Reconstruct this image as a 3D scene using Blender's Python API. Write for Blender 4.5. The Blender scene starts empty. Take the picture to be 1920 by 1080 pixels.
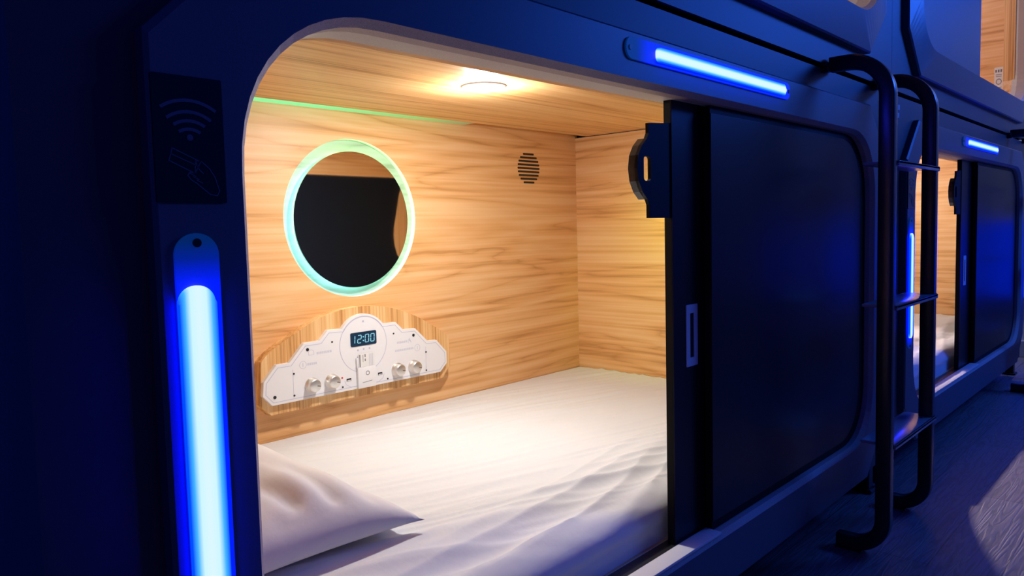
import bpy, bmesh, math, random
from mathutils import Vector, Matrix, noise
random.seed(4)
scene = bpy.context.scene
COL = scene.collection
PI = math.pi

# ------------------------------------------------------------------ camera
cam_d = bpy.data.cameras.new('camera')
cam_d.sensor_width = 36.0
cam_d.lens = 26.2064
cam_d.shift_y = -0.0068
cam_d.clip_start = 0.01
cam = bpy.data.objects.new('camera', cam_d)
COL.objects.link(cam)
cam.matrix_world = Matrix(((0.68380763, 0.06795106, -0.72649141, 0.0),
                           (-0.72924566, 0.03000111, -0.68359396, -0.70),
                           (-0.02465538, 0.99723748, 0.07006800, 0.0),
                           (0, 0, 0, 1)))
scene.camera = cam

# ------------------------------------------------------------------ world, big lamps, exposure
world = bpy.data.worlds.new('corridor_dark')
scene.world = world
world.use_nodes = True
world.node_tree.nodes['Background'].inputs[0].default_value = (0.005, 0.05, 0.62, 1)
world.node_tree.nodes['Background'].inputs[1].default_value = 0.22

scene.view_settings.view_transform = 'Standard'
scene.view_settings.look = 'None'
scene.view_settings.exposure = 0.0
scene.view_settings.gamma = 1.0


def area_lamp(name, loc, target, sx, sy, power, color, parent=None, spread=PI, shape='RECTANGLE'):
    d = bpy.data.lights.new(name, 'AREA')
    d.shape = shape
    d.size = sx
    if shape in ('RECTANGLE', 'ELLIPSE'):
        d.size_y = sy
    d.energy = power * 0.34
    d.color = color
    d.spread = spread
    o = bpy.data.objects.new(name, d)
    COL.objects.link(o)
    o.location = loc
    o.rotation_euler = (Vector(target) - Vector(loc)).to_track_quat('-Z', 'Y').to_euler()
    if parent:
        o.parent = parent
        o.matrix_parent_inverse = Matrix.Translation(parent.location).inverted()
    return o


# unseen blue lamp, added to tint the pod fronts from up the aisle
area_lamp('added_blue_fill', (5.0, -1.7, 1.5), (3.0, 0.0, 0.4), 1.6, 0.5, 215, (0.025, 0.14, 1.0))
# faint unseen purple lamp at the near end, added to tint the pillow
area_lamp('added_purple_fill', (-0.3, -1.9, 0.7), (0.6, 0.3, -0.4), 0.6, 0.3, 1.6, (0.62, 0.16, 0.80))
# small unseen white lamp, added to brighten the upper end wall
area_lamp('added_wall_fill', (4.95, -0.35, 1.75), (5.29, 0.05, 0.30), 0.12, 0.12, 6.0, (0.95, 0.97, 1.0), spread=math.radians(60))

# ------------------------------------------------------------------ materials


def new_mat(name):
    m = bpy.data.materials.new(name)
    m.use_nodes = True
    nt = m.node_tree
    return m, nt, nt.nodes['Principled BSDF']


def N(nt, kind, **kw):
    n = nt.nodes.new(kind)
    for k, v in kw.items():
        setattr(n, k, v)
    return n


def set_ramp(r, stops):
    e = r.color_ramp.elements
    while len(e) > 1:
        e.remove(e[-1])
    e[0].position = stops[0][0]
    e[0].color = (*stops[0][1], 1)
    for p, c in stops[1:]:
        x = e.new(p)
        x.color = (*c, 1)


def plain(name, col, rough=0.5, metal=0.0, spec=0.5, grain=0.0, gscale=300, bump=0.0, coat=0.0):
    m, nt, b = new_mat(name)
    b.inputs['Base Color'].default_value = (*col, 1)
    b.inputs['Roughness'].default_value = rough
    b.inputs['Metallic'].default_value = metal
    b.inputs['Specular IOR Level'].default_value = spec
    if coat:
        b.inputs['Coat Weight'].default_value = coat
    if grain or bump:
        tc = N(nt, 'ShaderNodeTexCoord')
        nz = N(nt, 'ShaderNodeTexNoise')
        nz.inputs['Scale'].default_value = gscale
        nz.inputs['Detail'].default_value = 3
        nt.links.new(tc.outputs['Object'], nz.inputs['Vector'])
        if grain:
            r = N(nt, 'ShaderNodeValToRGB')
            set_ramp(r, [(0.3, tuple(c * (1 - grain) for c in col)), (0.7, tuple(min(1, c * (1 + grain)) for c in col))])
            nt.links.new(nz.outputs['Fac'], r.inputs['Fac'])
            nt.links.new(r.outputs['Color'], b.inputs['Base Color'])
        if bump:
            bp = N(nt, 'ShaderNodeBump')
            bp.inputs['Strength'].default_value = bump
            bp.inputs['Distance'].default_value = 0.001
            nt.links.new(nz.outputs['Fac'], bp.inputs['Height'])
            nt.links.new(bp.outputs['Normal'], b.inputs['Normal'])
    return m


def glow(name, col, strength):
    m, nt, b = new_mat(name)
    b.inputs['Base Color'].default_value = (0.02, 0.02, 0.02, 1)
    b.inputs['Emission Color'].default_value = (*col, 1)
    b.inputs['Emission Strength'].default_value = strength
    return m


def wood(name, axis, dark, mid, light, along=0.7, across=8.0, rough=0.42, wob=0.55, rings=11.0):
    """laminate with grain along the given axis"""
    m, nt, b = new_mat(name)
    tc = N(nt, 'ShaderNodeTexCoord')
    mp = N(nt, 'ShaderNodeMapping')
    sc = [across] * 3
    sc['xyz'.index(axis)] = along
    mp.inputs['Scale'].default_value = sc
    nt.links.new(tc.outputs['Object'], mp.inputs['Vector'])
    n1 = N(nt, 'ShaderNodeTexNoise')
    n1.inputs['Scale'].default_value = 1.0
    n1.inputs['Detail'].default_value = 3.0
    n1.inputs['Roughness'].default_value = 0.5
    n1.inputs['Distortion'].default_value = wob
    nt.links.new(mp.outputs['Vector'], n1.inputs['Vector'])
    # contour lines of the noise = growth rings
    mul = N(nt, 'ShaderNodeMath', operation='MULTIPLY')
    mul.inputs[1].default_value = rings
    nt.links.new(n1.outputs['Fac'], mul.inputs[0])
    fr = N(nt, 'ShaderNodeMath', operation='PINGPONG')
    fr.inputs[1].default_value = 1.0
    nt.links.new(mul.outputs[0], fr.inputs[0])
    sq = N(nt, 'ShaderNodeMath', operation='POWER')
    sq.inputs[1].default_value = 0.55
    nt.links.new(fr.outputs[0], sq.inputs[0])
    mp2 = N(nt, 'ShaderNodeMapping')
    sc2 = [across * 10] * 3
    sc2['xyz'.index(axis)] = along * 1.6
    mp2.inputs['Scale'].default_value = sc2
    nt.links.new(tc.outputs['Object'], mp2.inputs['Vector'])
    n2 = N(nt, 'ShaderNodeTexNoise')
    n2.inputs['Scale'].default_value = 1.0
    n2.inputs['Detail'].default_value = 2.5
    n2.inputs['Distortion'].default_value = 0.4
    nt.links.new(mp2.outputs['Vector'], n2.inputs['Vector'])
    a = N(nt, 'ShaderNodeMath', operation='MULTIPLY')
    a.inputs[1].default_value = 0.30
    nt.links.new(sq.outputs[0], a.inputs[0])
    c = N(nt, 'ShaderNodeMath', operation='MULTIPLY_ADD')
    c.inputs[1].default_value = 0.72
    nt.links.new(n2.outputs['Fac'], c.inputs[0])
    nt.links.new(a.outputs[0], c.inputs[2])
    r = N(nt, 'ShaderNodeValToRGB')
    set_ramp(r, [(0.30, dark), (0.50, mid), (0.72, light)])
    nt.links.new(c.outputs[0], r.inputs['Fac'])
    nt.links.new(r.outputs['Color'], b.inputs['Base Color'])
    b.inputs['Roughness'].default_value = rough
    b.inputs['Specular IOR Level'].default_value = 0.35
    return m


WD, WM, WL = (0.57, 0.275, 0.095), (0.79, 0.435, 0.18), (0.86, 0.55, 0.28)
M = {}
M['wood_x'] = wood('oak_laminate_lengthwise', 'x', WD, WM, WL)
M['wood_y'] = wood('oak_laminate_crosswise', 'y', WD, WM, WL)
M['wood_z'] = wood('oak_laminate_upright', 'z', (0.42, 0.19, 0.06), (0.70, 0.38, 0.14), (0.86, 0.56, 0.27), along=0.8, across=22, wob=0.4, rings=5.0)
M['wood_ceiling'] = wood('oak_laminate_ceiling', 'x', (0.52, 0.24, 0.075), (0.78, 0.43, 0.165), (0.85, 0.54, 0.25), along=0.35, across=9, wob=0.2)
M['wood_pale'] = wood('whitewashed_laminate', 'x', (0.30, 0.33, 0.27), (0.42, 0.46, 0.40), (0.48, 0.52, 0.47))
M['frame'] = plain('blue_grey_frame_plastic', (0.070, 0.098, 0.136), 0.42, grain=0.06, gscale=700, bump=0.15)
M['body'] = plain('dark_grey_body_panel', (0.027, 0.036, 0.053), 0.5, grain=0.05, gscale=600)
M['raw_edge'] = plain('speckled_grey_edge', (0.42, 0.36, 0.35), 0.7, grain=0.25, gscale=900)
M['liner'] = plain('pale_grey_liner', (0.58, 0.56, 0.52), 0.55, grain=0.08, gscale=500, bump=0.2)
M['sill'] = plain('interior_lit_sill', (0.66, 0.64, 0.62), 0.5)  # sill tone paled by the light from inside the pod
M['door_black'] = plain('black_door_edge', (0.004, 0.0045, 0.006), 0.6, spec=0.15)
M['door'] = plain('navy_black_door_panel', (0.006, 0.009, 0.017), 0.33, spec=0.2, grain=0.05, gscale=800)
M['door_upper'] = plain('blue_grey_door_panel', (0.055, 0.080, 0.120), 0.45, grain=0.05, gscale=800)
M['lining'] = plain('black_door_lining', (0.003, 0.008, 0.020), 0.6, spec=0.2)
M['rail'] = plain('black_painted_steel', (0.014, 0.015, 0.020), 0.27, grain=0.1, gscale=900)
M['rung'] = plain('grey_painted_tread', (0.36, 0.37, 0.40), 0.2)
M['black'] = plain('black_plastic', (0.008, 0.008, 0.010), 0.4)
M['reader'] = plain('black_reader_glass', (0.004, 0.005, 0.012), 0.25)
M['symbol'] = plain('grey_symbol_print', (0.075, 0.10, 0.16), 0.5)
M['white_plastic'] = plain('white_acrylic', (0.80, 0.80, 0.82), 0.28, spec=0.4)
M['plate_line'] = plain('lavender_engraved_line', (0.50, 0.50, 0.64), 0.5)
M['faint_print'] = plain('faint_grey_print', (0.62, 0.63, 0.72), 0.5)
M['chrome'] = plain('brushed_nickel', (0.80, 0.79, 0.77), 0.40, metal=1.0)
M['screen'] = plain('dark_blue_display', (0.012, 0.035, 0.075), 0.2)
M['digit'] = glow('cyan_display_digits', (0.35, 0.80, 0.95), 0.9)
M['red_dot'] = glow('red_indicator', (0.9, 0.05, 0.06), 0.7)
M['mirror'] = plain('silvered_mirror', (0.82, 0.84, 0.86), 0.03, metal=1.0)
M['mdf'] = plain('white_cut_edge', (0.86, 0.86, 0.83), 0.5)
M['paper'] = plain('white_paper', (0.78, 0.77, 0.75), 0.7)
M['ink'] = plain('grey_ink', (0.18, 0.18, 0.20), 0.7)
M['white_paint'] = plain('white_marking', (0.70, 0.72, 0.80), 0.5)
M['lamp_white'] = glow('lit_lens', (1.0, 0.97, 0.90), 30.0)
M['trim_white'] = plain('white_lamp_trim', (0.82, 0.81, 0.78), 0.35)
M['green_strip'] = glow('green_led_strip', (0.26, 1.0, 0.36), 1.25)
M['added_green_glow'] = glow('added_yellow_green_glow', (0.5, 1.0, 0.12), 1.2)
M['wall_paint'] = plain('pale_wall_paint', (0.70, 0.72, 0.75), 0.7, grain=0.03, gscale=20)
M['baseboard'] = plain('grey_baseboard', (0.45, 0.46, 0.50), 0.5)


def fabric(name, col, bump=0.25):
    m, nt, b = new_mat(name)
    tc = N(nt, 'ShaderNodeTexCoord')
    nz = N(nt, 'ShaderNodeTexNoise')
    nz.inputs['Scale'].default_value = 70
    nz.inputs['Detail'].default_value = 4
    nt.links.new(tc.outputs['Object'], nz.inputs['Vector'])
    bp = N(nt, 'ShaderNodeBump')
    bp.inputs['Strength'].default_value = bump
    bp.inputs['Distance'].default_value = 0.002
    nt.links.new(nz.outputs['Fac'], bp.inputs['Height'])
    nt.links.new(bp.outputs['Normal'], b.inputs['Normal'])
    b.inputs['Base Color'].default_value = (*col, 1)
    b.inputs['Roughness'].default_value = 0.85
    b.inputs['Specular IOR Level'].default_value = 0.15
    b.inputs['Sheen Weight'].default_value = 0.1
    return m


M['sheet'] = fabric('white_cotton_sheet', (0.715, 0.73, 0.755))
M['pillow'] = fabric('white_cotton_pillowcase', (0.74, 0.72, 0.72))


def floor_material():
    m, nt, b = new_mat('grey_wood_plank_floor')
    tc = N(nt, 'ShaderNodeTexCoord')
    mp = N(nt, 'ShaderNodeMapping')
    mp.inputs['Location'].default_value = (0.43, 0.072, 0)
    nt.links.new(tc.outputs['Object'], mp.inputs['Vector'])
    br = N(nt, 'ShaderNodeTexBrick')
    br.inputs['Color1'].default_value = (0.165, 0.135, 0.14, 1)
    br.inputs['Color2'].default_value = (0.21, 0.175, 0.18, 1)
    br.inputs['Mortar'].default_value = (0.08, 0.065, 0.07, 1)
    br.inputs['Scale'].default_value = 1.0
    br.inputs['Mortar Size'].default_value = 0.0015
    br.inputs['Brick Width'].default_value = 1.2
    br.inputs['Row Height'].default_value = 0.145
    nt.links.new(mp.outputs['Vector'], br.inputs['Vector'])
    mg = N(nt, 'ShaderNodeMapping')
    mg.inputs['Scale'].default_value = (2.2, 24.0, 1.0)
    nt.links.new(tc.outputs['Object'], mg.inputs['Vector'])
    n1 = N(nt, 'ShaderNodeTexNoise')
    n1.inputs['Scale'].default_value = 1.3
    n1.inputs['Detail'].default_value = 3
    n1.inputs['Distortion'].default_value = 0.35
    nt.links.new(mg.outputs['Vector'], n1.inputs['Vector'])
    mu = N(nt, 'ShaderNodeMath', operation='MULTIPLY')
    mu.inputs[1].default_value = 16
    nt.links.new(n1.outputs['Fac'], mu.inputs[0])
    fr = N(nt, 'ShaderNodeMath', operation='PINGPONG')
    fr.inputs[1].default_value = 1.0
    nt.links.new(mu.outputs[0], fr.inputs[0])
    r = N(nt, 'ShaderNodeValToRGB')
    set_ramp(r, [(0.0, (0.72, 0.72, 0.72)), (0.5, (1, 1, 1)), (1.0, (1.12, 1.12, 1.12))])
    nt.links.new(fr.outputs[0], r.inputs['Fac'])
    mx = N(nt, 'ShaderNodeMix', data_type='RGBA', blend_type='MULTIPLY')
    mx.inputs[0].default_value = 1.0
    nt.links.new(br.outputs['Color'], mx.inputs[6])
    nt.links.new(r.outputs['Color'], mx.inputs[7])
    nt.links.new(mx.outputs[2], b.inputs['Base Color'])
    bp = N(nt, 'ShaderNodeBump')
    bp.inputs['Strength'].default_value = 0.35
    bp.inputs['Distance'].default_value = 0.002
    nt.links.new(fr.outputs[0], bp.inputs['Height'])
    nt.links.new(bp.outputs['Normal'], b.inputs['Normal'])
    b.inputs['Roughness'].default_value = 0.5
    return m


M['floor'] = floor_material()


def axis_glow(name, axis, center, half, stops, strength):
    """emission whose colour runs from the middle of a lit diffuser to its rim"""
    m, nt, b = new_mat(name)
    tc = N(nt, 'ShaderNodeTexCoord')
    sp = N(nt, 'ShaderNodeSeparateXYZ')
    nt.links.new(tc.outputs['Object'], sp.inputs[0])
    s = N(nt, 'ShaderNodeMath', operation='SUBTRACT')
    s.inputs[1].default_value = center
    nt.links.new(sp.outputs['XYZ'.index(axis)], s.inputs[0])
    ab = N(nt, 'ShaderNodeMath', operation='ABSOLUTE')
    nt.links.new(s.outputs[0], ab.inputs[0])
    dv = N(nt, 'ShaderNodeMath', operation='DIVIDE')
    dv.inputs[1].default_value = half
    nt.links.new(ab.outputs[0], dv.inputs[0])
    r = N(nt, 'ShaderNodeValToRGB')
    set_ramp(r, stops)
    nt.links.new(dv.outputs[0], r.inputs['Fac'])
    b.inputs['Base Color'].default_value = (0.03, 0.05, 0.12, 1)
    nt.links.new(r.outputs['Color'], b.inputs['Emission Color'])
    b.inputs['Emission Strength'].default_value = strength
    return m


# ------------------------------------------------------------------ mesh helpers


def finish(name, bm, mat, parent=None, smooth=False, mats=None, angle=None):
    bmesh.ops.recalc_face_normals(bm, faces=bm.faces[:])
    me = bpy.data.meshes.new(name)
    bm.to_mesh(me)
    bm.free()
    if mats:
        for x in mats:
            me.materials.append(x)
    else:
        me.materials.append(mat)
    if smooth:
        for p in me.polygons:
            p.use_smooth = True
        if angle:
            me.set_sharp_from_angle(angle=angle)
    o = bpy.data.objects.new(name, me)
    COL.objects.link(o)
    if parent:
        adopt(o, parent)
    return o


def world_of(o):
    m = Matrix.Identity(4)
    while o:
        m = o.matrix_parent_inverse @ Matrix.Translation(o.location) @ m if o.parent else Matrix.Translation(o.location) @ m
        o = o.parent
    return m


def adopt(o, parent):
    o.parent = parent
    o.matrix_parent_inverse = world_of(parent).inverted()


def thing(name, label, cat, loc, group=None):
    o = bpy.data.objects.new(name, None)
    o.empty_display_size = 0.05
    o.location = loc
    COL.objects.link(o)
    return tag(o, label, cat, group)


def tag(o, label, cat, group=None, kind=None):
    o['label'] = label
    o['category'] = cat
    if group:
        o['group'] = group
    if kind:
        o['kind'] = kind
    return o


def structure(o, label, cat):
    o['kind'] = 'structure'
    o['label'] = label
    o['category'] = cat
    return o


def box(bm, x0, x1, y0, y1, z0, z1, bevel=0.0, seg=2):
    vs = [bm.verts.new((x, y, z)) for x in (x0, x1) for y in (y0, y1) for z in (z0, z1)]
    q = [(0, 1, 3, 2), (4, 6, 7, 5), (0, 4, 5, 1), (2, 3, 7, 6), (0, 2, 6, 4), (1, 5, 7, 3)]
    fs = [bm.faces.new([vs[i] for i in f]) for f in q]
    if bevel:
        es = list({e for f in fs for e in f.edges})
        bmesh.ops.bevel(bm, geom=es, offset=bevel, segments=seg, affect='EDGES', profile=0.5)
    return fs


def box_obj(name, mat, dims, parent=None, bevel=0.0):
    bm = bmesh.new()
    box(bm, *dims, bevel=bevel)
    return finish(name, bm, mat, parent, smooth=bool(bevel), angle=0.6)


def prism(bm, pts, y0, y1, mi=0):
    """outline in the x-z plane, extruded along y"""
    a = [bm.verts.new((x, y0, z)) for x, z in pts]
    b = [bm.verts.new((x, y1, z)) for x, z in pts]
    n = len(pts)
    fs = [bm.faces.new(a), bm.faces.new(b[::-1])]
    for i in range(n):
        fs.append(bm.faces.new((a[i], a[(i + 1) % n], b[(i + 1) % n], b[i])))
    for f in fs:
        f.material_index = mi
    return a, b


def prism_obj(name, mat, pts, y0, y1, parent=None, bevel=0.0):
    bm = bmesh.new()
    a, b = prism(bm, pts, y0, y1)
    if bevel:
        sel = set(a)
        es = [e for e in bm.edges if e.verts[0] in sel and e.verts[1] in sel]
        bmesh.ops.bevel(bm, geom=es, offset=bevel, segments=2, affect='EDGES', profile=0.5)
    return finish(name, bm, mat, parent)


def loop_at(bm, pts, y):
    return [bm.verts.new((x, y, z)) for x, z in pts]


def bridge(bm, a, b, mi=0, smooth=False):
    n = len(a)
    for i in range(n):
        f = bm.faces.new((a[i], a[(i + 1) % n], b[(i + 1) % n], b[i]))
        f.material_index = mi
        f.smooth = smooth


def ring_plate(bm, outer, inner, y0, y1):
    """plate with a hole; outer and inner have the same number of points"""
    o0, i0, o1, i1 = loop_at(bm, outer, y0), loop_at(bm, inner, y0), loop_at(bm, outer, y1), loop_at(bm, inner, y1)
    bridge(bm, o0, i0)
    bridge(bm, o1, i1)
    bridge(bm, o0, o1)
    bridge(bm, i0, i1)


K = 12


def rrect(x0, x1, z0, z1, r, k=K, n=2.0):
    """rounded rectangle, k+1 points per corner (superellipse corner)"""
    rs = r if isinstance(r, (tuple, list)) else (r, r, r, r)   # bl, br, tr, tl
    out = []
    for (cx, cz, sx, sz, a0), rr in zip(((x0, z0, 1, 1, PI), (x1, z0, -1, 1, 1.5 * PI), (x1, z1, -1, -1, 0), (x0, z1, 1, -1, 0.5 * PI)), rs):
        for i in range(k + 1):
            a = a0 + 0.5 * PI * i / k
            ca, sa = math.cos(a), math.sin(a)
            ux = math.copysign(abs(ca) ** (2 / n), ca)
            uz = math.copysign(abs(sa) ** (2 / n), sa)
            out.append((cx + sx * rr + ux * rr, cz + sz * rr + uz * rr))
    return out


def chamfer(x0, x1, z0, z1, c, k=K):
    out = []
    cs = c if isinstance(c, (tuple, list)) else (c, c, c, c)
    for (a, b) in ((((x0, z0 + cs[0]), (x0 + cs[0], z0))), (((x1 - cs[1], z0), (x1, z0 + cs[1]))),
                   (((x1, z1 - cs[2]), (x1 - cs[2], z1))), (((x0 + cs[3], z1), (x0, z1 - cs[3])))):
        for i in range(k + 1):
            t = i / k
            out.append((a[0] + (b[0] - a[0]) * t, a[1] + (b[1] - a[1]) * t))
    return out


def sharp_rect(x0, x1, z0, z1, k=K):
    return rrect(x0, x1, z0, z1, 0.0005, k)


def circle(cx, cz, r, n=64):
    return [(cx + r * math.cos(2 * PI * i / n), cz + r * math.sin(2 * PI * i / n)) for i in range(n)]


def disc_prism(bm, cx, cz, r, y0, y1, n=32, mi=0):
    return prism(bm, circle(cx, cz, r, n), y0, y1, mi)


def tube_lines(bm, pts, w, y0, y1, closed=False):
    """flat mitred stroke of width w following a polyline in the x-z plane"""
    P_ = [Vector(p) for p in pts]
    n = len(P_)
    left, right = [], []
    for i in range(n):
        a = P_[i - 1] if (i > 0 or closed) else None
        b = P_[(i + 1) % n] if (i < n - 1 or closed) else None
        d1 = (P_[i] - a).normalized() if a is not None else None
        d2 = (b - P_[i]).normalized() if b is not None else None
        d1 = d1 or d2
        d2 = d2 or d1
        n1, n2 = Vector((-d1.y, d1.x)), Vector((-d2.y, d2.x))
        m = n1 + n2
        m = m / max(m.length_squared * 0.5, 0.35)
        left.append(P_[i] + m * (w / 2))
        right.append(P_[i] - m * (w / 2))
    lf, rf = loop_at(bm, left, y0), loop_at(bm, right, y0)
    lb, rb = loop_at(bm, left, y1), loop_at(bm, right, y1)
    for i in range(n if closed else n - 1):
        k = (i + 1) % n
        for q in ((lf[i], lf[k], rf[k], rf[i]), (lb[i], rb[i], rb[k], lb[k]), (lf[i], lb[i], lb[k], lf[k]), (rf[i], rf[k], rb[k], rb[i])):
            bm.faces.new(q)
    if not closed:
        bm.faces.new((lf[0], rf[0], rb[0], lb[0]))
        bm.faces.new((lf[-1], lb[-1], rb[-1], rf[-1]))


# ------------------------------------------------------------------ dimensions (metres; camera height is z = 0)
FLOOR = -0.842
P = 2.284            # pod pitch along the row
H = 1.182            # pitch between the tiers
YB = 0.994           # face of the back panel
OX0, OX1, OZ0, OZ1 = 0.368, 2.244, -0.624, 0.232
FX0, FX1 = 0.273, 2.342
BX0, BX1 = 0.1725, 2.4545
IX0, IX1 = 0.20, 2.153
IZ1 = 0.322

# ------------------------------------------------------------------ setting
bm = bmesh.new()
box(bm, -1.6, 5.4, -3.2, 1.1, FLOOR - 0.05, FLOOR)
structure(finish('floor', bm, M['floor']), 'grey wood plank floor of the aisle in front of the pods', 'floor')
bm = bmesh.new()
box(bm, 5.3, 5.4, -3.2, 1.1, FLOOR, 2.1)
structure(finish('wall_end', bm, M['wall_paint']), 'pale wall closing the aisle beyond the far pods', 'wall')
root = thing('wall_light', 'wide blue glowing wall light on the pale end wall past the far pods', 'wall light', (5.3, -0.5, -0.48))
bm = bmesh.new()
box(bm, 5.280, 5.3, -1.3, 0.30, -0.495, -0.010, bevel=0.003)
finish('panel_frame', bm, M['baseboard'], root)
bm = bmesh.new()
box(bm, 5.276, 5.281, -1.28, 0.28, -0.480, -0.025)
finish('lit_face', bm, glow('blue_backlight', (0.0, 0.022, 1.0), 2.0), root)
bm = bmesh.new()
box(bm, 5.285, 5.3, -3.2, 1.1, FLOOR, FLOOR + 0.1, bevel=0.004)
structure(finish('baseboard_end', bm, M['baseboard']), 'grey baseboard along the pale end wall', 'baseboard')

# ------------------------------------------------------------------ pods


def pod(tx, tier, label, door_edge, door_mat, mirror_hole=False):
    tz = H * tier
    up = tier == 1
    OX1, FX1, BX1 = (2.244, 2.342, 2.4545) if tx == 0 else (2.205, 2.300, 2.350)
    IX1 = 2.153 if tx == 0 else 2.2035
    X = lambda v: v + tx
    Z = lambda v: v + tz
    base = FLOOR if not up else 0.392
    root = thing('capsule_pod', label, 'capsule bed', (X(1.31), 0.5, base), 'sleeping pods built in two tiers')
    # --- body plate with the hole for the opening
    bz0, bz1 = (-0.737, 0.378) if not up else (0.392, H + 0.378)
    hole = rrect(X(OX0) - 0.02, X(OX1) + 0.02, Z(OZ0) - 0.02, Z(OZ1) + 0.02, 0.19)
    bm = bmesh.new()
    ring_plate(bm, sharp_rect(X(BX0), X(BX1), bz0, bz1), hole, 0.02, 0.034)
    if not up:   # upper shelf and lower deck that close the body off
        box(bm, X(BX0), X(BX1), 0.05, 1.05, 0.345, 0.372)
        box(bm, X(BX0), X(BX1), 0.06, 1.05, -0.737, -0.70)
    else:
        box(bm, X(BX0), X(BX1), 0.05, 1.05, 0.40, 0.43)
        box(bm, X(BX0), X(BX1), 0.05, 1.05, H + 0.345, H + 0.37)
    box(bm, X(BX0), X(BX0) + 0.012, 0.034, 1.05, bz0, bz1)
    box(bm, X(BX1) - 0.012, X(BX1), 0.034, 1.05, bz0, bz1)
    box(bm, X(BX0), X(BX1), 1.03, 1.05, bz0, bz1)
    finish('body', bm, M['body'], root)
    if not up:
        bm = bmesh.new()
        box(bm, X(BX0), X(BX1), 0.12, 0.16, FLOOR, -0.737)
        finish('plinth', bm, M['black'], root)
        for fx in (0.24, 2.40):
            bm = bmesh.new()
            box(bm, X(fx) - 0.02, X(fx) + 0.02, 0.05, 0.09, FLOOR + 0.012, -0.737, bevel=0.004)
            box(bm, X(fx) - 0.03, X(fx) + 0.03, 0.04, 0.10, FLOOR, FLOOR + 0.012, bevel=0.004)
            finish('levelling_foot', bm, M['black'], root)
    # --- front frame, chamfered outside, rounded inside
    fz0, fz1 = (-0.737, 0.318) if not up else (0.457, H + 0.318)
    proud = 0.0 if not up else -0.016
    out = chamfer(X(FX0), X(FX1), fz0, fz1, 0.13)
    out2 = chamfer(X(FX0) + 0.004, X(FX1) - 0.004, fz0 + 0.004, fz1 - 0.004, 0.131)
    inn = lambda d: rrect(X(OX0) - d, X(OX1) + d, Z(OZ0) - d, Z(OZ1) + d, 0.172 + d, n=2.25)
    bm = bmesh.new()
    loops = [loop_at(bm, out, 0.03), loop_at(bm, out, 0.004), loop_at(bm, out2, 0.0), loop_at(bm, inn(0.0085), proud)]
    for i in range(len(loops) - 1):
        bridge(bm, loops[i], loops[i + 1])
    fr_ = finish('front_frame', bm, M['frame'], root)
    bm = bmesh.new()
    loops = [loop_at(bm, inn(0.0085), proud), loop_at(bm, inn(0.0), proud + 0.012), loop_at(bm, inn(0.0), 0.034)]
    for i in range(len(loops) - 1):
        bridge(bm, loops[i], loops[i + 1])
    finish('raw_edge', bm, M['raw_edge'], fr_)
    # --- liner of the opening
    bm = bmesh.new()
    ly = 0.075 if not up else 0.055
    bridge(bm, loop_at(bm, inn(0.0006), 0.033), loop_at(bm, inn(0.0006), ly))
    bridge(bm, loop_at(bm, inn(0.012), 0.033), loop_at(bm, inn(0.012), ly))
    bridge(bm, loop_at(bm, inn(0.0006), ly), loop_at(bm, inn(0.012), ly))
    bridge(bm, loop_at(bm, inn(0.0006), 0.033), loop_at(bm, inn(0.012), 0.033))
    finish('opening_liner', bm, M['liner'], root)
    # --- sill along the bottom of the opening (in front of the door)
    # --- inner front panel of wood
    bm = bmesh.new()
    ring_plate(bm, sharp_rect(X(IX0), X(2.36), Z(-0.68), Z(IZ1)), inn(0.0012), ly, 0.092)
    finish('inner_front_panel', bm, M['wood_x'], root)
    # --- back panel
    if mirror_hole:
        n = 4 * (K + 1)
        cx, cz, r = 1.184, 0.0385, 0.2115
        outer = sharp_rect(X(IX0), X(IX1 + 0.2), Z(-0.66), Z(IZ1 + 0.01))
        # sample the circle at the same angular order as the rectangle corners, denser: use own fill
        bm = bmesh.new()
        front_o = [bm.verts.new((x, YB, z)) for x, z in ((X(IX0), Z(-0.66)), (X(IX1 + 0.01), Z(-0.66)), (X(IX1 + 0.01), Z(IZ1 + 0.01)), (X(IX0), Z(IZ1 + 0.01)))]
        cir = circle(cx, cz, r, 96)
        front_i = [bm.verts.new((x, YB, z)) for x, z in cir]
        es = []
        for lp in (front_o, front_i):
            for i in range(len(lp)):
                es.append(bm.edges.new((lp[i], lp[(i + 1) % len(lp)])))
        bmesh.ops.triangle_fill(bm, edges=es, use_beauty=True)
        back_i = [bm.verts.new((x, YB + 0.016, z)) for x, z in cir]
        bridge(bm, front_i, back_i, mi=1, smooth=True)
        vs = [bm.verts.new((x, YB + 0.016, z)) for x, z in ((X(IX0), Z(-0.66)), (X(IX1), Z(-0.66)), (X(IX1), Z(IZ1 + 0.01)), (X(IX0), Z(IZ1 + 0.01)))]
        bm.faces.new(vs).material_index = 2
        finish('back_panel', bm, None, root, mats=[M['wood_x'], M['mdf'], M['wood_pale']])
    else:
        box_obj('back_panel', M['wood_x'], (X(IX0), X(IX1 + 0.01), YB, YB + 0.016, Z(-0.66), Z(IZ1 + 0.01)), root)
    # --- end panels, ceiling, bed board
    box_obj('end_panel', M['wood_y'], (X(IX1), X(IX1 + 0.012), 0.092, YB, Z(-0.66), Z(IZ1)), root)
    if up:
        box_obj('end_jamb', M['wood_z'], (X(OX1) - 0.004, X(OX1) + 0.001, 0.044, 0.0935, Z(OZ0) + 0.10, Z(OZ1) - 0.10), root)
    box_obj('end_panel', M['wood_y'], (X(IX0 - 0.012), X(IX0), 0.092, YB, Z(-0.66), Z(IZ1)), root)
    bm = bmesh.new()
    box(bm, X(IX0), X(IX1), 0.092, YB - 0.0505, Z(IZ1), Z(IZ1 + 0.012))
    box(bm, X(IX0), X(IX1), YB - 0.06, YB + 0.01, Z(IZ1 + 0.012), Z(IZ1 + 0.018))
    finish('ceiling_panel', bm, M['wood_ceiling'], root)
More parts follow.
